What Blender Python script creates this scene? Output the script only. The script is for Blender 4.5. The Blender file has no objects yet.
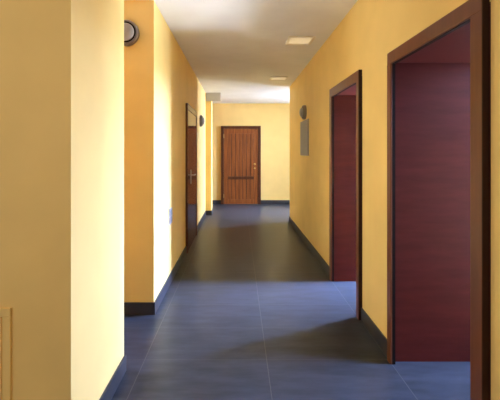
import bpy, bmesh, math
from mathutils import Vector, Matrix

S = bpy.context.scene
C = S.collection
PI = math.pi

# ------------------------------------------------------------------ dimensions (metres; X right, Y down the corridor)
EYE = 1.40
H = 2.71            # ceiling height
XR = 1.03           # right corridor wall
XL = -0.73          # left corridor wall
YF = 9.83           # end wall with the wooden door
YE = 7.35           # right wall stops, side hall opens
WT = 0.63           # thickness of the right wall
BB = 0.105          # baseboard height
XO = 2.7            # outer wall of the rooms on the right

# ------------------------------------------------------------------ helpers
def bx(bm, x0, x1, y0, y1, z0, z1):
    m = Matrix.Translation(((x0+x1)/2, (y0+y1)/2, (z0+z1)/2)) @ Matrix.Diagonal((abs(x1-x0), abs(y1-y0), abs(z1-z0), 1))
    return bmesh.ops.create_cube(bm, size=1, matrix=m)

def obj(name, bm, mat, parent=None, bevel=0.0, smooth=False, loc=None):
    me = bpy.data.meshes.new(name)
    bmesh.ops.recalc_face_normals(bm, faces=bm.faces)
    bm.to_mesh(me); bm.free()
    o = bpy.data.objects.new(name, me)
    C.objects.link(o)
    me.materials.append(mat)
    if smooth:
        for p in me.polygons: p.use_smooth = True
    if bevel:
        b = o.modifiers.new('bevel', 'BEVEL'); b.width = bevel; b.segments = 2; b.limit_method = 'ANGLE'
    if parent: o.parent = parent
    if loc: o.location = loc
    return o

def boxes(name, lst, mat, parent=None, bevel=0.0):
    bm = bmesh.new()
    for b in lst: bx(bm, *b)
    return obj(name, bm, mat, parent, bevel)

def lathe(profile, n=48):
    """surface of revolution about +Z from (radius, height) pairs"""
    bm = bmesh.new(); rings = []
    for r, z in profile:
        if r < 1e-6: rings.append([bm.verts.new((0, 0, z))])
        else: rings.append([bm.verts.new((r*math.cos(2*PI*k/n), r*math.sin(2*PI*k/n), z)) for k in range(n)])
    for a, b in zip(rings, rings[1:]):
        for k in range(n):
            k2 = (k+1) % n
            if len(a) == 1 and len(b) > 1: bm.faces.new((a[0], b[k], b[k2]))
            elif len(b) == 1 and len(a) > 1: bm.faces.new((a[k], b[0], a[k2]))
            elif len(a) > 1: bm.faces.new((a[k], b[k], b[k2], a[k2]))
    return bm

def tube(bm, p0, p1, r, n=16):
    p0 = Vector(p0); p1 = Vector(p1); d = p1-p0
    q = Vector((0, 0, 1)).rotation_difference(d.normalized())
    m = Matrix.Translation((p0+p1)/2) @ q.to_matrix().to_4x4()
    bmesh.ops.create_cone(bm, cap_ends=True, segments=n, radius1=r, radius2=r, depth=d.length, matrix=m)

def tag(o, label, cat, group=None):
    o['label'] = label; o['category'] = cat
    if group: o['group'] = group
    return o

def struct(o, label=None, cat=None):
    o['kind'] = 'structure'
    if label: o['label'] = label
    if cat: o['category'] = cat
    return o

def empty(name, loc=(0, 0, 0), rot=(0, 0, 0)):
    o = bpy.data.objects.new(name, None); C.objects.link(o)
    o.empty_display_size = 0.1
    o.location = loc; o.rotation_euler = rot
    return o

def dup(root, loc, rot):
    r = root.copy(); C.objects.link(r); r.location = loc; r.rotation_euler = rot
    for ch in list(root.children):
        c = ch.copy(); C.objects.link(c); c.parent = r
        for g in ch.children:
            d = g.copy(); C.objects.link(d); d.parent = c
    return r

# ------------------------------------------------------------------ materials
def new_mat(name, rough=0.5, spec=0.5, metal=0.0):
    m = bpy.data.materials.new(name); m.use_nodes = True
    nt = m.node_tree; b = nt.nodes['Principled BSDF']
    b.inputs['Roughness'].default_value = rough
    b.inputs['Specular IOR Level'].default_value = spec
    b.inputs['Metallic'].default_value = metal
    return m, nt, b

def plain(name, col, rough=0.5, spec=0.5, metal=0.0, var=0.08, scale=6.0):
    m, nt, b = new_mat(name, rough, spec, metal)
    tc = nt.nodes.new('ShaderNodeTexCoord'); n = nt.nodes.new('ShaderNodeTexNoise')
    n.inputs['Scale'].default_value = scale; n.inputs['Detail'].default_value = 4
    r = nt.nodes.new('ShaderNodeValToRGB')
    r.color_ramp.elements[0].position = 0.3; r.color_ramp.elements[1].position = 0.7
    r.color_ramp.elements[0].color = (*[c*(1-var) for c in col], 1)
    r.color_ramp.elements[1].color = (*[c*(1+var) for c in col], 1)
    nt.links.new(tc.outputs['Object'], n.inputs['Vector'])
    nt.links.new(n.outputs['Fac'], r.inputs['Fac'])
    nt.links.new(r.outputs['Color'], b.inputs['Base Color'])
    return m

def plaster(name, col, bump=0.04):
    m, nt, b = new_mat(name, 0.62, 0.25)
    tc = nt.nodes.new('ShaderNodeTexCoord')
    n1 = nt.nodes.new('ShaderNodeTexNoise'); n1.inputs['Scale'].default_value = 3.0; n1.inputs['Detail'].default_value = 5
    n2 = nt.nodes.new('ShaderNodeTexNoise'); n2.inputs['Scale'].default_value = 160.0; n2.inputs['Detail'].default_value = 3
    r = nt.nodes.new('ShaderNodeValToRGB')
    r.color_ramp.elements[0].position = 0.3; r.color_ramp.elements[1].position = 0.7
    r.color_ramp.elements[0].color = (*[c*0.96 for c in col], 1)
    r.color_ramp.elements[1].color = (*[min(1, c*1.03) for c in col], 1)
    bp = nt.nodes.new('ShaderNodeBump'); bp.inputs['Strength'].default_value = bump; bp.inputs['Distance'].default_value = 0.002
    L = nt.links.new
    L(tc.outputs['Object'], n1.inputs['Vector']); L(tc.outputs['Object'], n2.inputs['Vector'])
    L(n1.outputs['Fac'], r.inputs['Fac']); L(r.outputs['Color'], b.inputs['Base Color'])
    L(n2.outputs['Fac'], bp.inputs['Height']); L(bp.outputs['Normal'], b.inputs['Normal'])
    return m

def wood(name, c0, c1, scale, rough=0.35, spec=0.5, detail=6.0):
    """grain from noise stretched by scale (large number = fast change along that axis)"""
    m, nt, b = new_mat(name, rough, spec)
    tc = nt.nodes.new('ShaderNodeTexCoord'); mp = nt.nodes.new('ShaderNodeMapping')
    mp.inputs['Scale'].default_value = scale
    n = nt.nodes.new('ShaderNodeTexNoise'); n.inputs['Scale'].default_value = 1.0; n.inputs['Detail'].default_value = detail
    n.inputs['Roughness'].default_value = 0.65
    r = nt.nodes.new('ShaderNodeValToRGB')
    r.color_ramp.elements[0].position = 0.3; r.color_ramp.elements[1].position = 0.72
    r.color_ramp.elements[0].color = (*c0, 1); r.color_ramp.elements[1].color = (*c1, 1)
    L = nt.links.new
    L(tc.outputs['Object'], mp.inputs['Vector']); L(mp.outputs['Vector'], n.inputs['Vector'])
    L(n.outputs['Fac'], r.inputs['Fac']); L(r.outputs['Color'], b.inputs['Base Color'])
    return m

def tile_floor(name):
    m, nt, b = new_mat(name, 0.4, 0.28)
    L = nt.links.new; N = nt.nodes.new
    tc = N('ShaderNodeTexCoord'); sep = N('ShaderNodeSeparateXYZ')
    L(tc.outputs['Object'], sep.inputs['Vector'])
    def math_(op, a, v):
        q = N('ShaderNodeMath'); q.operation = op
        for i, s in enumerate((a, v)):
            if s is None: continue
            if isinstance(s, (int, float)): q.inputs[i].default_value = s
            else: L(s, q.inputs[i])
        return q.outputs[0]
    def joint(axis, off, pitch, half):
        u = math_('DIVIDE', math_('SUBTRACT', axis, off), pitch)
        fr = math_('FRACT', u, None)
        d = math_('ABSOLUTE', math_('SUBTRACT', fr, 0.5), None)
        return math_('GREATER_THAN', d, 0.5-half/pitch), math_('FLOOR', u, None)
    jx, ix = joint(sep.outputs['X'], 0.19, 0.822, 0.0022)
    jy, iy = joint(sep.outputs['Y'], 2.461-0.445*20, 0.445, 0.0016)
    g = math_('MAXIMUM', jx, math_('MULTIPLY', jy, 0.8))
    cb = N('ShaderNodeCombineXYZ'); L(ix, cb.inputs[0]); L(iy, cb.inputs[1])
    wn = N('ShaderNodeTexWhiteNoise'); wn.noise_dimensions = '3D'; L(cb.outputs[0], wn.inputs['Vector'])
    mp = N('ShaderNodeMapping'); mp.inputs['Scale'].default_value = (1.3, 5.5, 1)
    off = N('ShaderNodeVectorMath'); off.operation = 'MULTIPLY_ADD'
    L(wn.outputs['Color'], off.inputs[0]); off.inputs[1].default_value = (9, 9, 9); L(tc.outputs['Object'], off.inputs[2])
    L(off.outputs[0], mp.inputs['Vector'])
    n = N('ShaderNodeTexNoise'); n.inputs['Scale'].default_value = 2.6; n.inputs['Detail'].default_value = 7; n.inputs['Roughness'].default_value = 0.62
    L(mp.outputs[0], n.inputs['Vector'])
    r = N('ShaderNodeValToRGB')
    r.color_ramp.elements[0].position = 0.30; r.color_ramp.elements[1].position = 0.72
    r.color_ramp.elements[0].color = FLOOR_A; r.color_ramp.elements[1].color = FLOOR_B
    L(n.outputs['Fac'], r.inputs['Fac'])
    mx = N('ShaderNodeMix'); mx.data_type = 'RGBA'
    L(g, mx.inputs['Factor']); L(r.outputs['Color'], mx.inputs[6]); mx.inputs[7].default_value = (0.10, 0.10, 0.10, 1)
    L(mx.outputs[2], b.inputs['Base Color'])
    rr = N('ShaderNodeMapRange'); rr.inputs['To Min'].default_value = 0.30; rr.inputs['To Max'].default_value = 0.42
    L(n.outputs['Fac'], rr.inputs['Value']); L(rr.outputs[0], b.inputs['Roughness'])
    n2 = N('ShaderNodeTexNoise'); n2.inputs['Scale'].default_value = 25; n2.inputs['Detail'].default_value = 3
    L(tc.outputs['Object'], n2.inputs['Vector'])
    hsum = math_('SUBTRACT', math_('MULTIPLY', n2.outputs['Fac'], 0.35), g)
    bp = N('ShaderNodeBump'); bp.inputs['Strength'].default_value = 0.12; bp.inputs['Distance'].default_value = 0.002
    L(hsum, bp.inputs['Height']); L(bp.outputs[0], b.inputs['Normal'])
    return m

FLOOR_A = (0.022, 0.027, 0.034, 1)
FLOOR_B = (0.052, 0.060, 0.081, 1)
M_wall = plaster('yellow_paint', (0.93, 0.675, 0.25))
M_white = plaster('white_paint', (0.90, 0.91, 0.93))
M_room = plaster('room_paint', (0.84, 0.84, 0.84))
M_floor = tile_floor('slate_tiles')
M_base = plain('baseboard_tile', (0.036, 0.037, 0.045), 0.4, 0.5, var=0.2, scale=5)
M_case = wood('brown_casing', (0.13, 0.035, 0.010), (0.20, 0.060, 0.018), (14, 14, 1.5), 0.38)
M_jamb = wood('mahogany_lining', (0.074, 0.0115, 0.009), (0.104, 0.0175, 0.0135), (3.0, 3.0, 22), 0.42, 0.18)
M_dark = wood('dark_door', (0.075, 0.022, 0.010), (0.13, 0.040, 0.016), (14, 14, 1.5), 0.24)
M_edge_shade = wood('casing_edge_shade', (0.022, 0.006, 0.003), (0.036, 0.010, 0.005), (14, 14, 1.5), 0.5, 0.2)  # shade on the casing side, put into the wood colour
M_gloss = wood('glossy_dark_door', (0.075, 0.022, 0.010), (0.13, 0.040, 0.016), (14, 14, 1.5), 0.07)
M_pine = wood('stained_pine', (0.15, 0.038, 0.007), (0.38, 0.118, 0.024), (26, 26, 1.6), 0.4)
M_pined = wood('dark_stained_pine', (0.06, 0.014, 0.004), (0.13, 0.034, 0.009), (26, 26, 1.6), 0.4)
M_steel = plain('brushed_steel', (0.55, 0.53, 0.50), 0.35, 0.5, 1.0)
M_brass = plain('brass', (0.62, 0.43, 0.17), 0.45, 0.5, 1.0)
M_ring = plain('grey_lamp_ring', (0.24, 0.21, 0.19), 0.35, 0.5, 0.4)
M_glass = plain('frosted_lamp_glass', (0.34, 0.31, 0.29), 0.3, 0.6)
M_gasket_shade = plain('gasket_and_shade', (0.014, 0.010, 0.008), 0.6, 0.1)  # lamp gasket colour, also used as shade in the doorway rebates
M_grey = plain('grey_panel_paint', (0.29, 0.29, 0.34), 0.45, 0.4, scale=3)
M_duct = plaster('shaded_white_duct_paint', (0.55, 0.54, 0.54))  # white duct with its shade worked into a greyer colour
M_plastic = plain('grey_white_plastic', (0.40, 0.39, 0.38), 0.4, 0.5, var=0.02)
M_rock = plain('light_grey_rocker', (0.27, 0.27, 0.27), 0.35, 0.5, var=0.02)
M_diff = plain('cream_diffuser', (0.92, 0.88, 0.76), 0.5, 0.4, var=0.02)
_b = M_diff.node_tree.nodes['Principled BSDF']      # the lamps burn dimly
_b.inputs['Emission Color'].default_value = (1.0, 0.80, 0.48, 1); _b.inputs['Emission Strength'].default_value = 0.06
M_lframe = plain('cream_light_frame', (0.86, 0.80, 0.70), 0.45, 0.4, var=0.02)
M_wframe = plain('white_window_frame', (0.8, 0.8, 0.8), 0.4, 0.4, var=0.02)

def pane_mat():
    m, nt, b = new_mat('window_glass', 0.02, 0.5)
    t = nt.nodes.new('ShaderNodeBsdfTransparent'); g = nt.nodes.new('ShaderNodeBsdfGlossy'); g.inputs['Roughness'].default_value = 0.02
    mx = nt.nodes.new('ShaderNodeMixShader'); mx.inputs[0].default_value = 0.06
    nt.links.new(t.outputs[0], mx.inputs[1]); nt.links.new(g.outputs[0], mx.inputs[2])
    nt.links.new(mx.outputs[0], nt.nodes['Material Output'].inputs['Surface'])
    return m
M_pane = pane_mat()

# ------------------------------------------------------------------ room shell
struct(boxes('floor', [(-3.4, XO+0.25, -2.7, YF+0.2, -0.10, 0.0)], M_floor), 'dark grey-blue stone tile floor running down the corridor', 'floor')
struct(boxes('ceiling', [(-3.4, XO+0.25, -2.7, YF+0.2, H, H+0.12)], M_white), 'white ceiling over the corridor', 'ceiling')

# doorways on the right: (near outer, far outer, outer top, inner near, inner far, inner top, lining near, lining far, lining top)
D1 = dict(o0=1.497, o1=2.458, ot=2.062, i0=1.576, i1=2.405, it=1.983, l0=1.510, l1=2.437, lt=1.994)
D2 = dict(o0=3.040, o1=4.020, ot=2.087, i0=3.106, i1=3.950, it=2.000, l0=3.055, l1=3.955, lt=2.013)
XW2 = XR+WT
LB = 0.02    # lining board thickness
def hole(d): return d['l0']-LB, d['l1']+LB, d['lt']+LB
a0, a1, at = hole(D1); b0, b1, bt = hole(D2)
struct(boxes('wall_right', [
    (XR, XW2, -2.5, a0, 0, H), (XR, XW2, a0, a1, at, H), (XR, XW2, a1, b0, 0, H),
    (XR, XW2, b0, b1, bt, H), (XR, XW2, b1, YE, 0, H)], M_wall), 'yellow wall with two open doorways on the right', 'wall')

# left: near pier block, niche, long wall with a door recess
LD = dict(o0=5.03, o1=6.15, ot=2.075, i0=5.100, i1=6.105, it=1.99)
YN0, YN1, YLE = 2.327, 3.148, 8.08
struct(boxes('wall_left_front', [(-3.2, XL, 1.59, YN0, 0, H)], M_wall), 'pale yellow wall block nearest the camera on the left', 'wall')
struct(boxes('wall_left', [
    (XL-0.25, XL, YN1, LD['i0'], 0, H), (XL-0.25, XL, LD['i0'], LD['i1'], LD['it'], H),
    (XL-0.25, XL, LD['i1'], YLE, 0, H), (XL-0.25, XL-0.14, LD['i0'], LD['i1'], 0, LD['it']),
    (-3.2, XL-0.25, YN1, YN1+0.2, 0, H)], M_wall), 'yellow wall on the left with the glossy brown door', 'wall')
struct(boxes('wall_pier', [(XL-0.3, -0.603, YLE, YLE+0.34, 0, H)], M_wall), 'narrow yellow pier ending the left wall', 'wall')
struct(boxes('wall_far', [(-2.6, XO, YF, YF+0.2, 0, H)], M_wall), 'yellow end wall around the wooden door', 'wall')
struct(boxes('wall_hall_left', [(-2.6, -2.45, YLE-0.1, YF, 0, H), (-2.6, XL-0.25, YLE-0.25, YLE, 0, H)], M_wall), 'yellow wall closing the side hall on the left', 'wall')
WN = (2.40, 3.06, 0.9, 2.3)
struct(boxes('wall_niche_end', [(-3.4, -3.2, 1.4, WN[0], 0, H), (-3.4, -3.2, WN[1], YN1+0.2, 0, H), (-3.4, -3.2, WN[0], WN[1], 0, WN[2]), (-3.4, -3.2, WN[0], WN[1], WN[3], H)], M_wall), 'yellow wall at the end of the side passage', 'wall')
WL = (-2.4, -0.4, 0.6, 2.5)
struct(boxes('wall_lobby_left', [(-3.4, -3.2, -2.5, WL[0], 0, H), (-3.4, -3.2, WL[1], 1.4, 0, H), (-3.4, -3.2, WL[0], WL[1], 0, WL[2]), (-3.4, -3.2, WL[0], WL[1], WL[3], H)], M_wall), 'yellow wall left of the camera', 'wall')

# rooms and hall on the right, out to the windows
def window_wall(name, y0, y1, w0, w1, z0, z1, label):
    struct(boxes(name, [(XO, XO+0.2, y0, w0, 0, H), (XO, XO+0.2, w1, y1, 0, H), (XO, XO+0.2, w0, w1, 0, z0), (XO, XO+0.2, w0, w1, z1, H)], M_room), label, 'wall')
W1 = (1.80, 2.50, 0.12, 2.64)
W2 = (3.84, 4.40, 0.12, 2.64)
W3 = (8.00, 8.75, 0.60, 2.64)
window_wall('wall_room_near', 0.1, 2.95, *W1, 'white outer wall of the first room')
window_wall('wall_room_far', 2.95, 6.3, *W2, 'white outer wall of the second room')
window_wall('wall_hall_right', 6.3, YF, *W3, 'white outer wall of the hall at the corridor end')
struct(boxes('wall_partition', [(XW2, XO, 2.9, 3.0, 0, H), (XW2, XO, 0.0, 0.1, 0, H), (XW2, XO, YE-0.2, YE, 0, H)], M_room), 'white partitions between the rooms', 'wall')
# lobby behind the camera
WB = (-2.6, 0.6, 0.5, 2.4)
struct(boxes('wall_back', [(-3.4, WB[0], -2.7, -2.5, 0, H), (WB[1], XW2, -2.7, -2.5, 0, H), (WB[0], WB[1], -2.7, -2.5, 0, WB[2]), (WB[0], WB[1], -2.7, -2.5, WB[3], H)], M_wall), 'yellow wall behind the camera', 'wall')

def window(n, axis, pos, u0, u1, z0, z1, label):
    root = struct(empty('window_%d' % n), label, 'window')
    f = bmesh.new(); t = 0.06
    um = (u0+u1)/2
    rects = [(u0, u1, z0, z0+t), (u0, u1, z1-t, z1), (u0, u0+t, z0, z1), (u1-t, u1, z0, z1), (um-t/2, um+t/2, z0, z1)]
    p = bmesh.new()
    for a, b, c, d in rects:
        if axis == 'x': bx(f, pos, pos+0.07, a, b, c, d)
        else: bx(f, a, b, pos-0.07, pos, c, d)
    if axis == 'x': bx(p, pos+0.03, pos+0.036, u0+t, u1-t, z0+t, z1-t)
    else: bx(p, u0+t, u1-t, pos-0.036, pos-0.03, z0+t, z1-t)
    obj('window_frame', f, M_wframe, root); obj('pane', p, M_pane, root)
window(1, 'x', XO+0.06, *W1, 'white framed window of the first room')
window(2, 'x', XO+0.06, *W2, 'white framed window of the second room')
window(3, 'x', XO+0.06, *W3, 'white framed window lighting the end hall')
window(4, 'y', -2.56, *WB, 'white framed window behind the camera, added for fill light')  # unseen window added for fill on the near left wall

window(6, 'x', -3.33, *WN, 'added white framed window letting fill light into the side passage')  # unseen window added to brighten the right wall opposite
window(5, 'x', -3.33, *WL, 'unseen white framed window left of the camera, added for fill')  # unseen window added so fill reaches the right wall
# ------------------------------------------------------------------ baseboards
BT = 0.012
def baseboard(name, lst, label):
    struct(boxes(name, lst, M_base, bevel=0.002), label, 'baseboard')
baseboard('baseboard_right', [
    (XR-BT, XR, -2.5, D1['o0'], 0, BB), (XR-BT, XR, D1['o1'], D2['o0'], 0, BB),
    (XR-BT, XR, D2['o1'], YE+BT, 0, BB), (XR, XW2, YE, YE+BT, 0, BB)], 'dark tile baseboard along the right wall')
baseboard('baseboard_left', [
    (XL, XL+BT, YN1-BT, LD['o0'], 0, BB), (XL, XL+BT, LD['o1'], YLE-BT, 0, BB)], 'dark tile baseboard along the left wall')
baseboard('baseboard_niche', [(-3.2, XL, YN1-BT, YN1, 0, BB), (-3.2, XL, YN0, YN0+BT, 0, BB)], 'black-looking baseboard in the side passage')
baseboard('baseboard_left_front', [(XL, XL+BT, 1.59-BT, YN0+BT, 0, BB), (-3.2, XL, 1.59-BT, 1.59, 0, BB)], 'blue-grey baseboard on the near left block')
baseboard('baseboard_pier', [(XL, -0.603+BT, YLE-BT, YLE, 0, BB), (-0.603, -0.603+BT, YLE, YLE+0.34, 0, BB)], 'dark baseboard round the foot of the pier')
baseboard('baseboard_far', [(-2.45, -0.469, YF-BT, YF, 0, BB), (0.598, XO, YF-BT, YF, 0, BB)], 'dark blue-grey baseboard on the end wall')

# ------------------------------------------------------------------ lined doorways on the right
def doorway(n, d, label):
    root = struct(empty('door_%d' % n, (XR, (d['o0']+d['o1'])/2, 0)), label, 'doorway')
    off = Vector(root.location)
    def part(name, lst, mat, bev=0.0):
        bm = bmesh.new()
        for b in lst: bx(bm, b[0]-off.x, b[1]-off.x, b[2]-off.y, b[3]-off.y, b[4], b[5])
        return obj(name, bm, mat, root, bev)
    xf = XR-0.03; xs = XR-0.017; e = 0.003
    part('casing_jamb', [(xf, XR, d['o0']+0.004, d['i0'], 0, d['it'])], M_case, 0.002)
    part('shaded_edge', [(xf+0.001, XR, d['o0'], d['o0']+0.004, 0, d['ot'])], M_edge_shade)  # dark strip painted as the shaded side of the casing
    part('casing_jamb', [(xf, XR, d['i1']+e, d['o1'], 0, d['it']), (xf, xs, d['i1'], d['i1']+e, 0, d['it'])], M_case, 0.001)
    part('casing_header', [(xf, XR, d['o0']+0.004, d['o1'], d['it'], d['ot'])], M_case, 0.004)
    part('rebate_shade', [(xs, XR+0.004, d['i1'], d['i1']+e, 0, d['it']), (xs, XR+0.004, d['i0'], d['i0']+e, 0, d['it']),  # near-black strips painted as shade inside the rebate
                         (xs, XR+0.004, d['i0']+e, d['i1'], d['it']-e, d['it'])], M_gasket_shade)
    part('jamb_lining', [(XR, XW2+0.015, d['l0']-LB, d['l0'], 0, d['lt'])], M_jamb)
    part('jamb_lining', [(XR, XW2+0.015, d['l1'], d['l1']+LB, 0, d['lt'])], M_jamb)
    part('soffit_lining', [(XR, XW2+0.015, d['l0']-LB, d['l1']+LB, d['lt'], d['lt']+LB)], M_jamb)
doorway(2, D1, 'nearest open doorway on the right with deep mahogany lining')
doorway(3, D2, 'second open doorway on the right with dark red lining')

# ------------------------------------------------------------------ glossy brown door in the left wall
root = struct(empty('door_4', (XL, 5.59, 0)), 'glossy dark brown closed door in the left wall', 'door')
def lpart(name, lst, mat, bev=0.0, parent=None):
    bm = bmesh.new()
    for b in lst: bx(bm, b[0]-XL, b[1]-XL, b[2]-5.59, b[3]-5.59, b[4], b[5])
    return obj(name, bm, mat, parent or root, bev)
xf = XL+0.03
lpart('casing_jamb', [(XL, xf, LD['o0'], LD['i0'], 0, LD['it'])], M_dark, 0.004)
lpart('casing_jamb', [(XL, xf, LD['i1'], LD['o1'], 0, LD['it'])], M_dark, 0.004)
lpart('casing_header', [(XL, xf, LD['o0'], LD['o1'], LD['it'], LD['ot'])], M_dark, 0.004)
leaf = lpart('door_leaf', [(XL-0.02, XL+0.024, LD['i0']+0.003, LD['i1']-0.003, 0.008, LD['it']-0.003)], M_gloss, 0.002)
bm = bmesh.new()
hy = 5.40-5.59; hx = 0.024
bx(bm, hx, hx+0.008, hy-0.022, hy+0.022, 0.93, 1.14)
hd = obj('handle_plate', bm, M_steel, leaf, 0.002)
bm = bmesh.new()
tube(bm, (hx, hy, 1.06), (hx+0.055, hy, 1.06), 0.010); tube(bm, (hx+0.052, hy-0.008, 1.06), (hx+0.052, hy+0.13, 1.06), 0.009)
obj('lever', bm, M_steel, leaf, smooth=False)

# ------------------------------------------------------------------ planked pine door in the end wall
DX0, DX1, DT = -0.469, 0.598, 2.10
dc = (DX0+DX1)/2
root = struct(empty('door_1', (dc, YF, 0)), 'planked brown wooden door in the yellow end wall', 'door')
hw = (DX1-DX0)/2; fw = 0.075
def fpart(name, lst, mat, bev=0.0, parent=None):
    bm = bmesh.new()
    for b in lst: bx(bm, *b)
    return obj(name, bm, mat, parent or root, bev)
fpart('door_frame', [(-hw, -hw+fw, -0.05, 0, 0, DT), (hw-fw, hw, -0.05, 0, 0, DT), (-hw+fw, hw-fw, -0.05, 0, DT-fw, DT)], M_pined, 0.004)
lw = hw-fw-0.003
leaf = fpart('door_leaf', [(-lw, lw, -0.018, 0, 0.008, DT-fw-0.003)], M_pined)
st = 0.105; zt = DT-fw-0.003
fpart('stile', [(-lw, -lw+st, -0.034, -0.018, 0.008, zt)], M_pine, 0.003, leaf)
fpart('stile', [(lw-st, lw, -0.034, -0.018, 0.008, zt)], M_pine, 0.003, leaf)
fpart('rail', [(-lw+st, lw-st, -0.034, -0.018, zt-0.13, zt)], M_pine, 0.003, leaf)
fpart('rail', [(-lw+st, lw-st, -0.034, -0.018, 0.008, 0.13)], M_pine, 0.003, leaf)
fpart('rail', [(-lw+st, lw-st, -0.040, -0.018, 0.665, 0.745)], M_pined, 0.004, leaf)
pw = 2*(lw-st)
for nm, z0, z1 in (('upper_planks', 0.745, zt-0.13), ('lower_planks', 0.13, 0.665)):
    lst = []
    for k in range(7):
        u0 = -lw+st+pw*k/7
        lst.append((u0+0.009, u0+pw/7-0.009, -0.028, -0.018, z0, z1))
    fpart(nm, lst, M_pine, 0.004, leaf)
kx = lw-0.084
kn = obj('knob', lathe([(0, 0), (0.026, 0), (0.026, 0.006), (0.010, 0.009), (0.010, 0.030), (0.024, 0.040), (0.026, 0.052), (0.018, 0.062), (0, 0.064)], 24), M_brass, leaf, smooth=True, loc=(kx, -0.034, 1.077))
kn.rotation_euler = (PI/2, 0, 0)
lk = obj('lock_plate', lathe([(0, 0), (0.024, 0), (0.024, 0.005), (0.012, 0.008), (0.012, 0.014), (0, 0.014)], 24), M_brass, leaf, loc=(kx, -0.034, 0.965))
lk.rotation_euler = (PI/2, 0, 0)
for z in (0.22, 1.82):
    bm = bmesh.new(); tube(bm, (-lw-0.002, -0.056, z-0.05), (-lw-0.002, -0.056, z+0.05), 0.010)
    obj('hinge', bm, M_brass, root)

# ------------------------------------------------------------------ round wall lamps
lamp = empty('wall_lamp')
base = obj('base', lathe([(0, 0), (0.108, 0), (0.110, 0.004), (0.110, 0.022), (0.104, 0.030), (0, 0.030)]), M_ring, lamp, smooth=False)
ring = obj('ring', lathe([(0.086, 0.028), (0.108, 0.028), (0.109, 0.036), (0.103, 0.047), (0.094, 0.050), (0.088, 0.046), (0.086, 0.028)]), M_ring, lamp, smooth=True)
gask = obj('gasket', lathe([(0.076, 0.030), (0.090, 0.030), (0.090, 0.046), (0.076, 0.049), (0.076, 0.030)]), M_gasket_shade, lamp, smooth=True)
prof = [(0.077, 0.030), (0.077, 0.048)] + [(0.077*math.cos(t), 0.048+0.044*math.sin(t)) for t in [PI/2*k/9 for k in range(1, 9)]] + [(0, 0.092)]
obj('glass_dome', lathe(prof), M_glass, lamp, smooth=True)
G = 'round grey wall lamps'
lamp.location = (XR, 5.62, 2.01); lamp.rotation_euler = (0, -PI/2, 0)
tag(lamp, 'round grey wall lamp on right wall above the grey panel', 'wall lamp', G)
l2 = dup(lamp, (XL, 6.92, 1.99), (0, PI/2, 0)); tag(l2, 'round grey wall lamp just past the brown door on the left', 'wall lamp', G)
l3 = dup(lamp, (-0.962, YN1, 2.42), (PI/2, 0, 0)); tag(l3, 'round lamp half hidden in the side passage at upper left', 'wall lamp', G)

# ------------------------------------------------------------------ square ceiling lights
cl = empty('ceiling_light', (0.72, 4.27, H))
bm = bmesh.new(); o_, i_ = 0.152, 0.122
for b in ((-o_, o_, -o_, -i_), (-o_, o_, i_, o_), (-o_, -i_, -i_, i_), (i_, o_, -i_, i_)): bx(bm, *b, -0.014, 0)
obj('light_frame', bm, M_lframe, cl, 0.003)
bm = bmesh.new(); bx(bm, -i_, i_, -i_, i_, -0.008, 0)
obj('diffuser', bm, M_diff, cl)
tag(cl, 'nearer square cream ceiling light beside the right wall', 'ceiling light', 'square ceiling lights')
c2 = dup(cl, (0.71, 6.48, H), (0, 0, 0)); tag(c2, 'farther square cream ceiling light near the end hall', 'ceiling light', 'square ceiling lights')

# ------------------------------------------------------------------ grey panel below the right lamp
gp = empty('wall_panel', (XR, 5.68, 1.345))
bm = bmesh.new(); bx(bm, -0.010, 0, -0.34, 0.34, 0, 0.545)
obj('panel_frame', bm, M_grey, gp, 0.003)
bm = bmesh.new(); bx(bm, -0.016, -0.010, -0.31, 0.31, 0.03, 0.515)
cov = obj('panel_cover', bm, M_grey, gp, 0.003)
tag(gp, 'flat grey panel on the yellow right wall under the round lamp', 'wall panel')

# ------------------------------------------------------------------ switch plate on the left wall
sw = empty('light_switch', (XL, 3.89, 0.718))
bm = bmesh.new(); bx(bm, 0, 0.010, -0.078, 0.078, -0.082, 0.082)
obj('switch_plate', bm, M_plastic, sw, 0.003)
for zc in (-0.036, 0.036):
    for yc in (-0.036, 0.036):
        bm = bmesh.new(); bx(bm, 0.010, 0.014, yc-0.028, yc+0.028, zc-0.028, zc+0.028)
        obj('rocker', bm, M_rock, sw, 0.002)
tag(sw, 'light grey square switch plate low on the left wall before the brown door', 'light switch')

# ------------------------------------------------------------------ boxed duct at the far left of the ceiling
du = empty('duct_box', (-0.555, YLE-0.04, 2.525))
bm = bmesh.new(); bx(bm, -0.163, 0.163, 0, 0.02, 0, H-2.525); obj('front_cover', bm, M_duct, du, 0.003)
bm = bmesh.new(); bx(bm, -0.163, 0.155, 0.02, 0.038, 0, H-2.525); obj('duct_body', bm, M_duct, du)
tag(du, 'white boxed duct, coloured grey for its shade, below the ceiling above the narrow pier', 'duct')

# ------------------------------------------------------------------ access hatch in the near left wall
ah = empty('access_hatch', (-1.16, 1.59, 0.20))
hw_, ht = 0.173, 0.523
fr = 0.036
bm = bmesh.new()
for b in ((-hw_, hw_, 0, fr), (-hw_, hw_, ht-fr, ht), (-hw_, -hw_+fr, fr, ht-fr), (hw_-fr, hw_, fr, ht-fr)):
    bx(bm, b[0], b[1], -0.012, 0, b[2], b[3])
obj('hatch_frame', bm, M_wall, ah, 0.003)
bm = bmesh.new(); bx(bm, -hw_+fr+0.006, hw_-fr-0.006, -0.008, 0, fr+0.006, ht-fr-0.006)
obj('hatch_door', bm, M_wall, ah, 0.002)
tag(ah, 'painted access hatch with raised frame low in the near left wall', 'access hatch')

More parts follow.
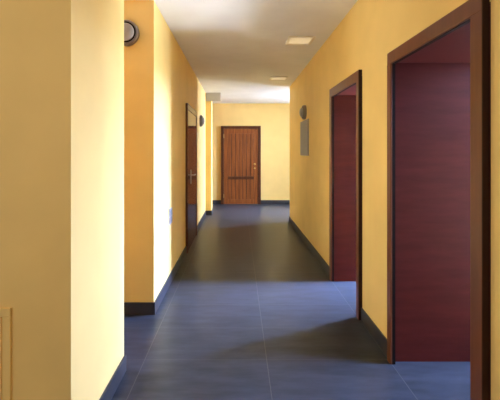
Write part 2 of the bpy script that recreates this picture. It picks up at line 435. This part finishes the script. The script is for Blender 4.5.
# ------------------------------------------------------------------ sky light through the windows, plus added fill lamps
def area_lamp(name, loc, rot, sx, sy, power, col):
    l = bpy.data.lights.new(name, 'AREA'); l.shape = 'RECTANGLE'; l.size = sx; l.size_y = sy; l.energy = power; l.color = col
    o = bpy.data.objects.new(name, l); C.objects.link(o); o.location = loc; o.rotation_euler = rot
    return o
SKY = (0.37, 0.515, 1.0)
for nm, w, p in (('daylight_near', W1, 92), ('daylight_mid', W2, 520), ('daylight_hall', W3, 210)):
    area_lamp(nm, (XO+0.95, (w[0]+w[1])/2, 2.55 if w is W3 else 2.35), (0, PI/2-(0.62 if w is W3 else 0.40), 0), 1.5, w[1]-w[0], p, (0.58, 0.70, 1.0) if w is W3 else SKY)
for nm, w, p in (('fill_up_near', W1, 46), ('fill_up_mid', W2, 260), ('fill_up_hall', W3, 45)):   # added fill lamps, tilted up to brighten ceiling and upper walls
    area_lamp(nm, (XO+0.95, (w[0]+w[1])/2, 0.2), (0, PI/2+0.65, 0), 0.9, 2.2, p, (0.74, 0.84, 1.0))
area_lamp('fill_lobby', ((WB[0]+WB[1])/2, -2.85, (WB[2]+WB[3])/2), (PI/2, 0, 0), WB[1]-WB[0], WB[3]-WB[2], 2.0, (1.0, 0.90, 0.82))  # added fill lamp behind the camera, for the near left wall

area_lamp('fill_lobby_left', (-3.95, (WL[0]+WL[1])/2, 0.75), (0, -PI/2-1.05, 0), 1.3, WL[1]-WL[0], 17, (1.0, 0.90, 0.82))  # added fill lamp, aimed up for the ceiling and right wall
area_lamp('fill_passage', (-4.0, (WN[0]+WN[1])/2, 0.9), (0, -PI/2-0.75, 0), 1.4, WN[1]-WN[0], 11, (1.0, 0.97, 0.92))  # fill lamp added for the ceiling and right wall opposite

w = bpy.data.worlds.new('sky'); S.world = w; w.use_nodes = True
w.node_tree.nodes['Background'].inputs['Color'].default_value = (0.55, 0.75, 1.0, 1)
w.node_tree.nodes['Background'].inputs['Strength'].default_value = 0.12

# ------------------------------------------------------------------ camera (level, shifted so verticals stay upright)
cam = bpy.data.cameras.new('camera'); co = bpy.data.objects.new('camera', cam); C.objects.link(co)
co.location = (0, 0, EYE); co.rotation_euler = (PI/2, 0, 0)
cam.sensor_fit = 'HORIZONTAL'; cam.sensor_width = 36.0; cam.lens = 365/500*36
cam.shift_x = (250-238.5)/500; cam.shift_y = -(200-152)/500
cam.clip_start = 0.05; cam.clip_end = 100
S.camera = co

S.view_settings.view_transform = 'Standard'; S.view_settings.look = 'None'
S.view_settings.gamma = 1.0; S.view_settings.use_curve_mapping = False
S.view_settings.exposure = 2.80
S.cycles.max_bounces = 14; S.cycles.diffuse_bounces = 10; S.cycles.glossy_bounces = 5; S.cycles.transparent_max_bounces = 8
S.cycles.use_denoising = True; S.cycles.sample_clamp_indirect = 6.0
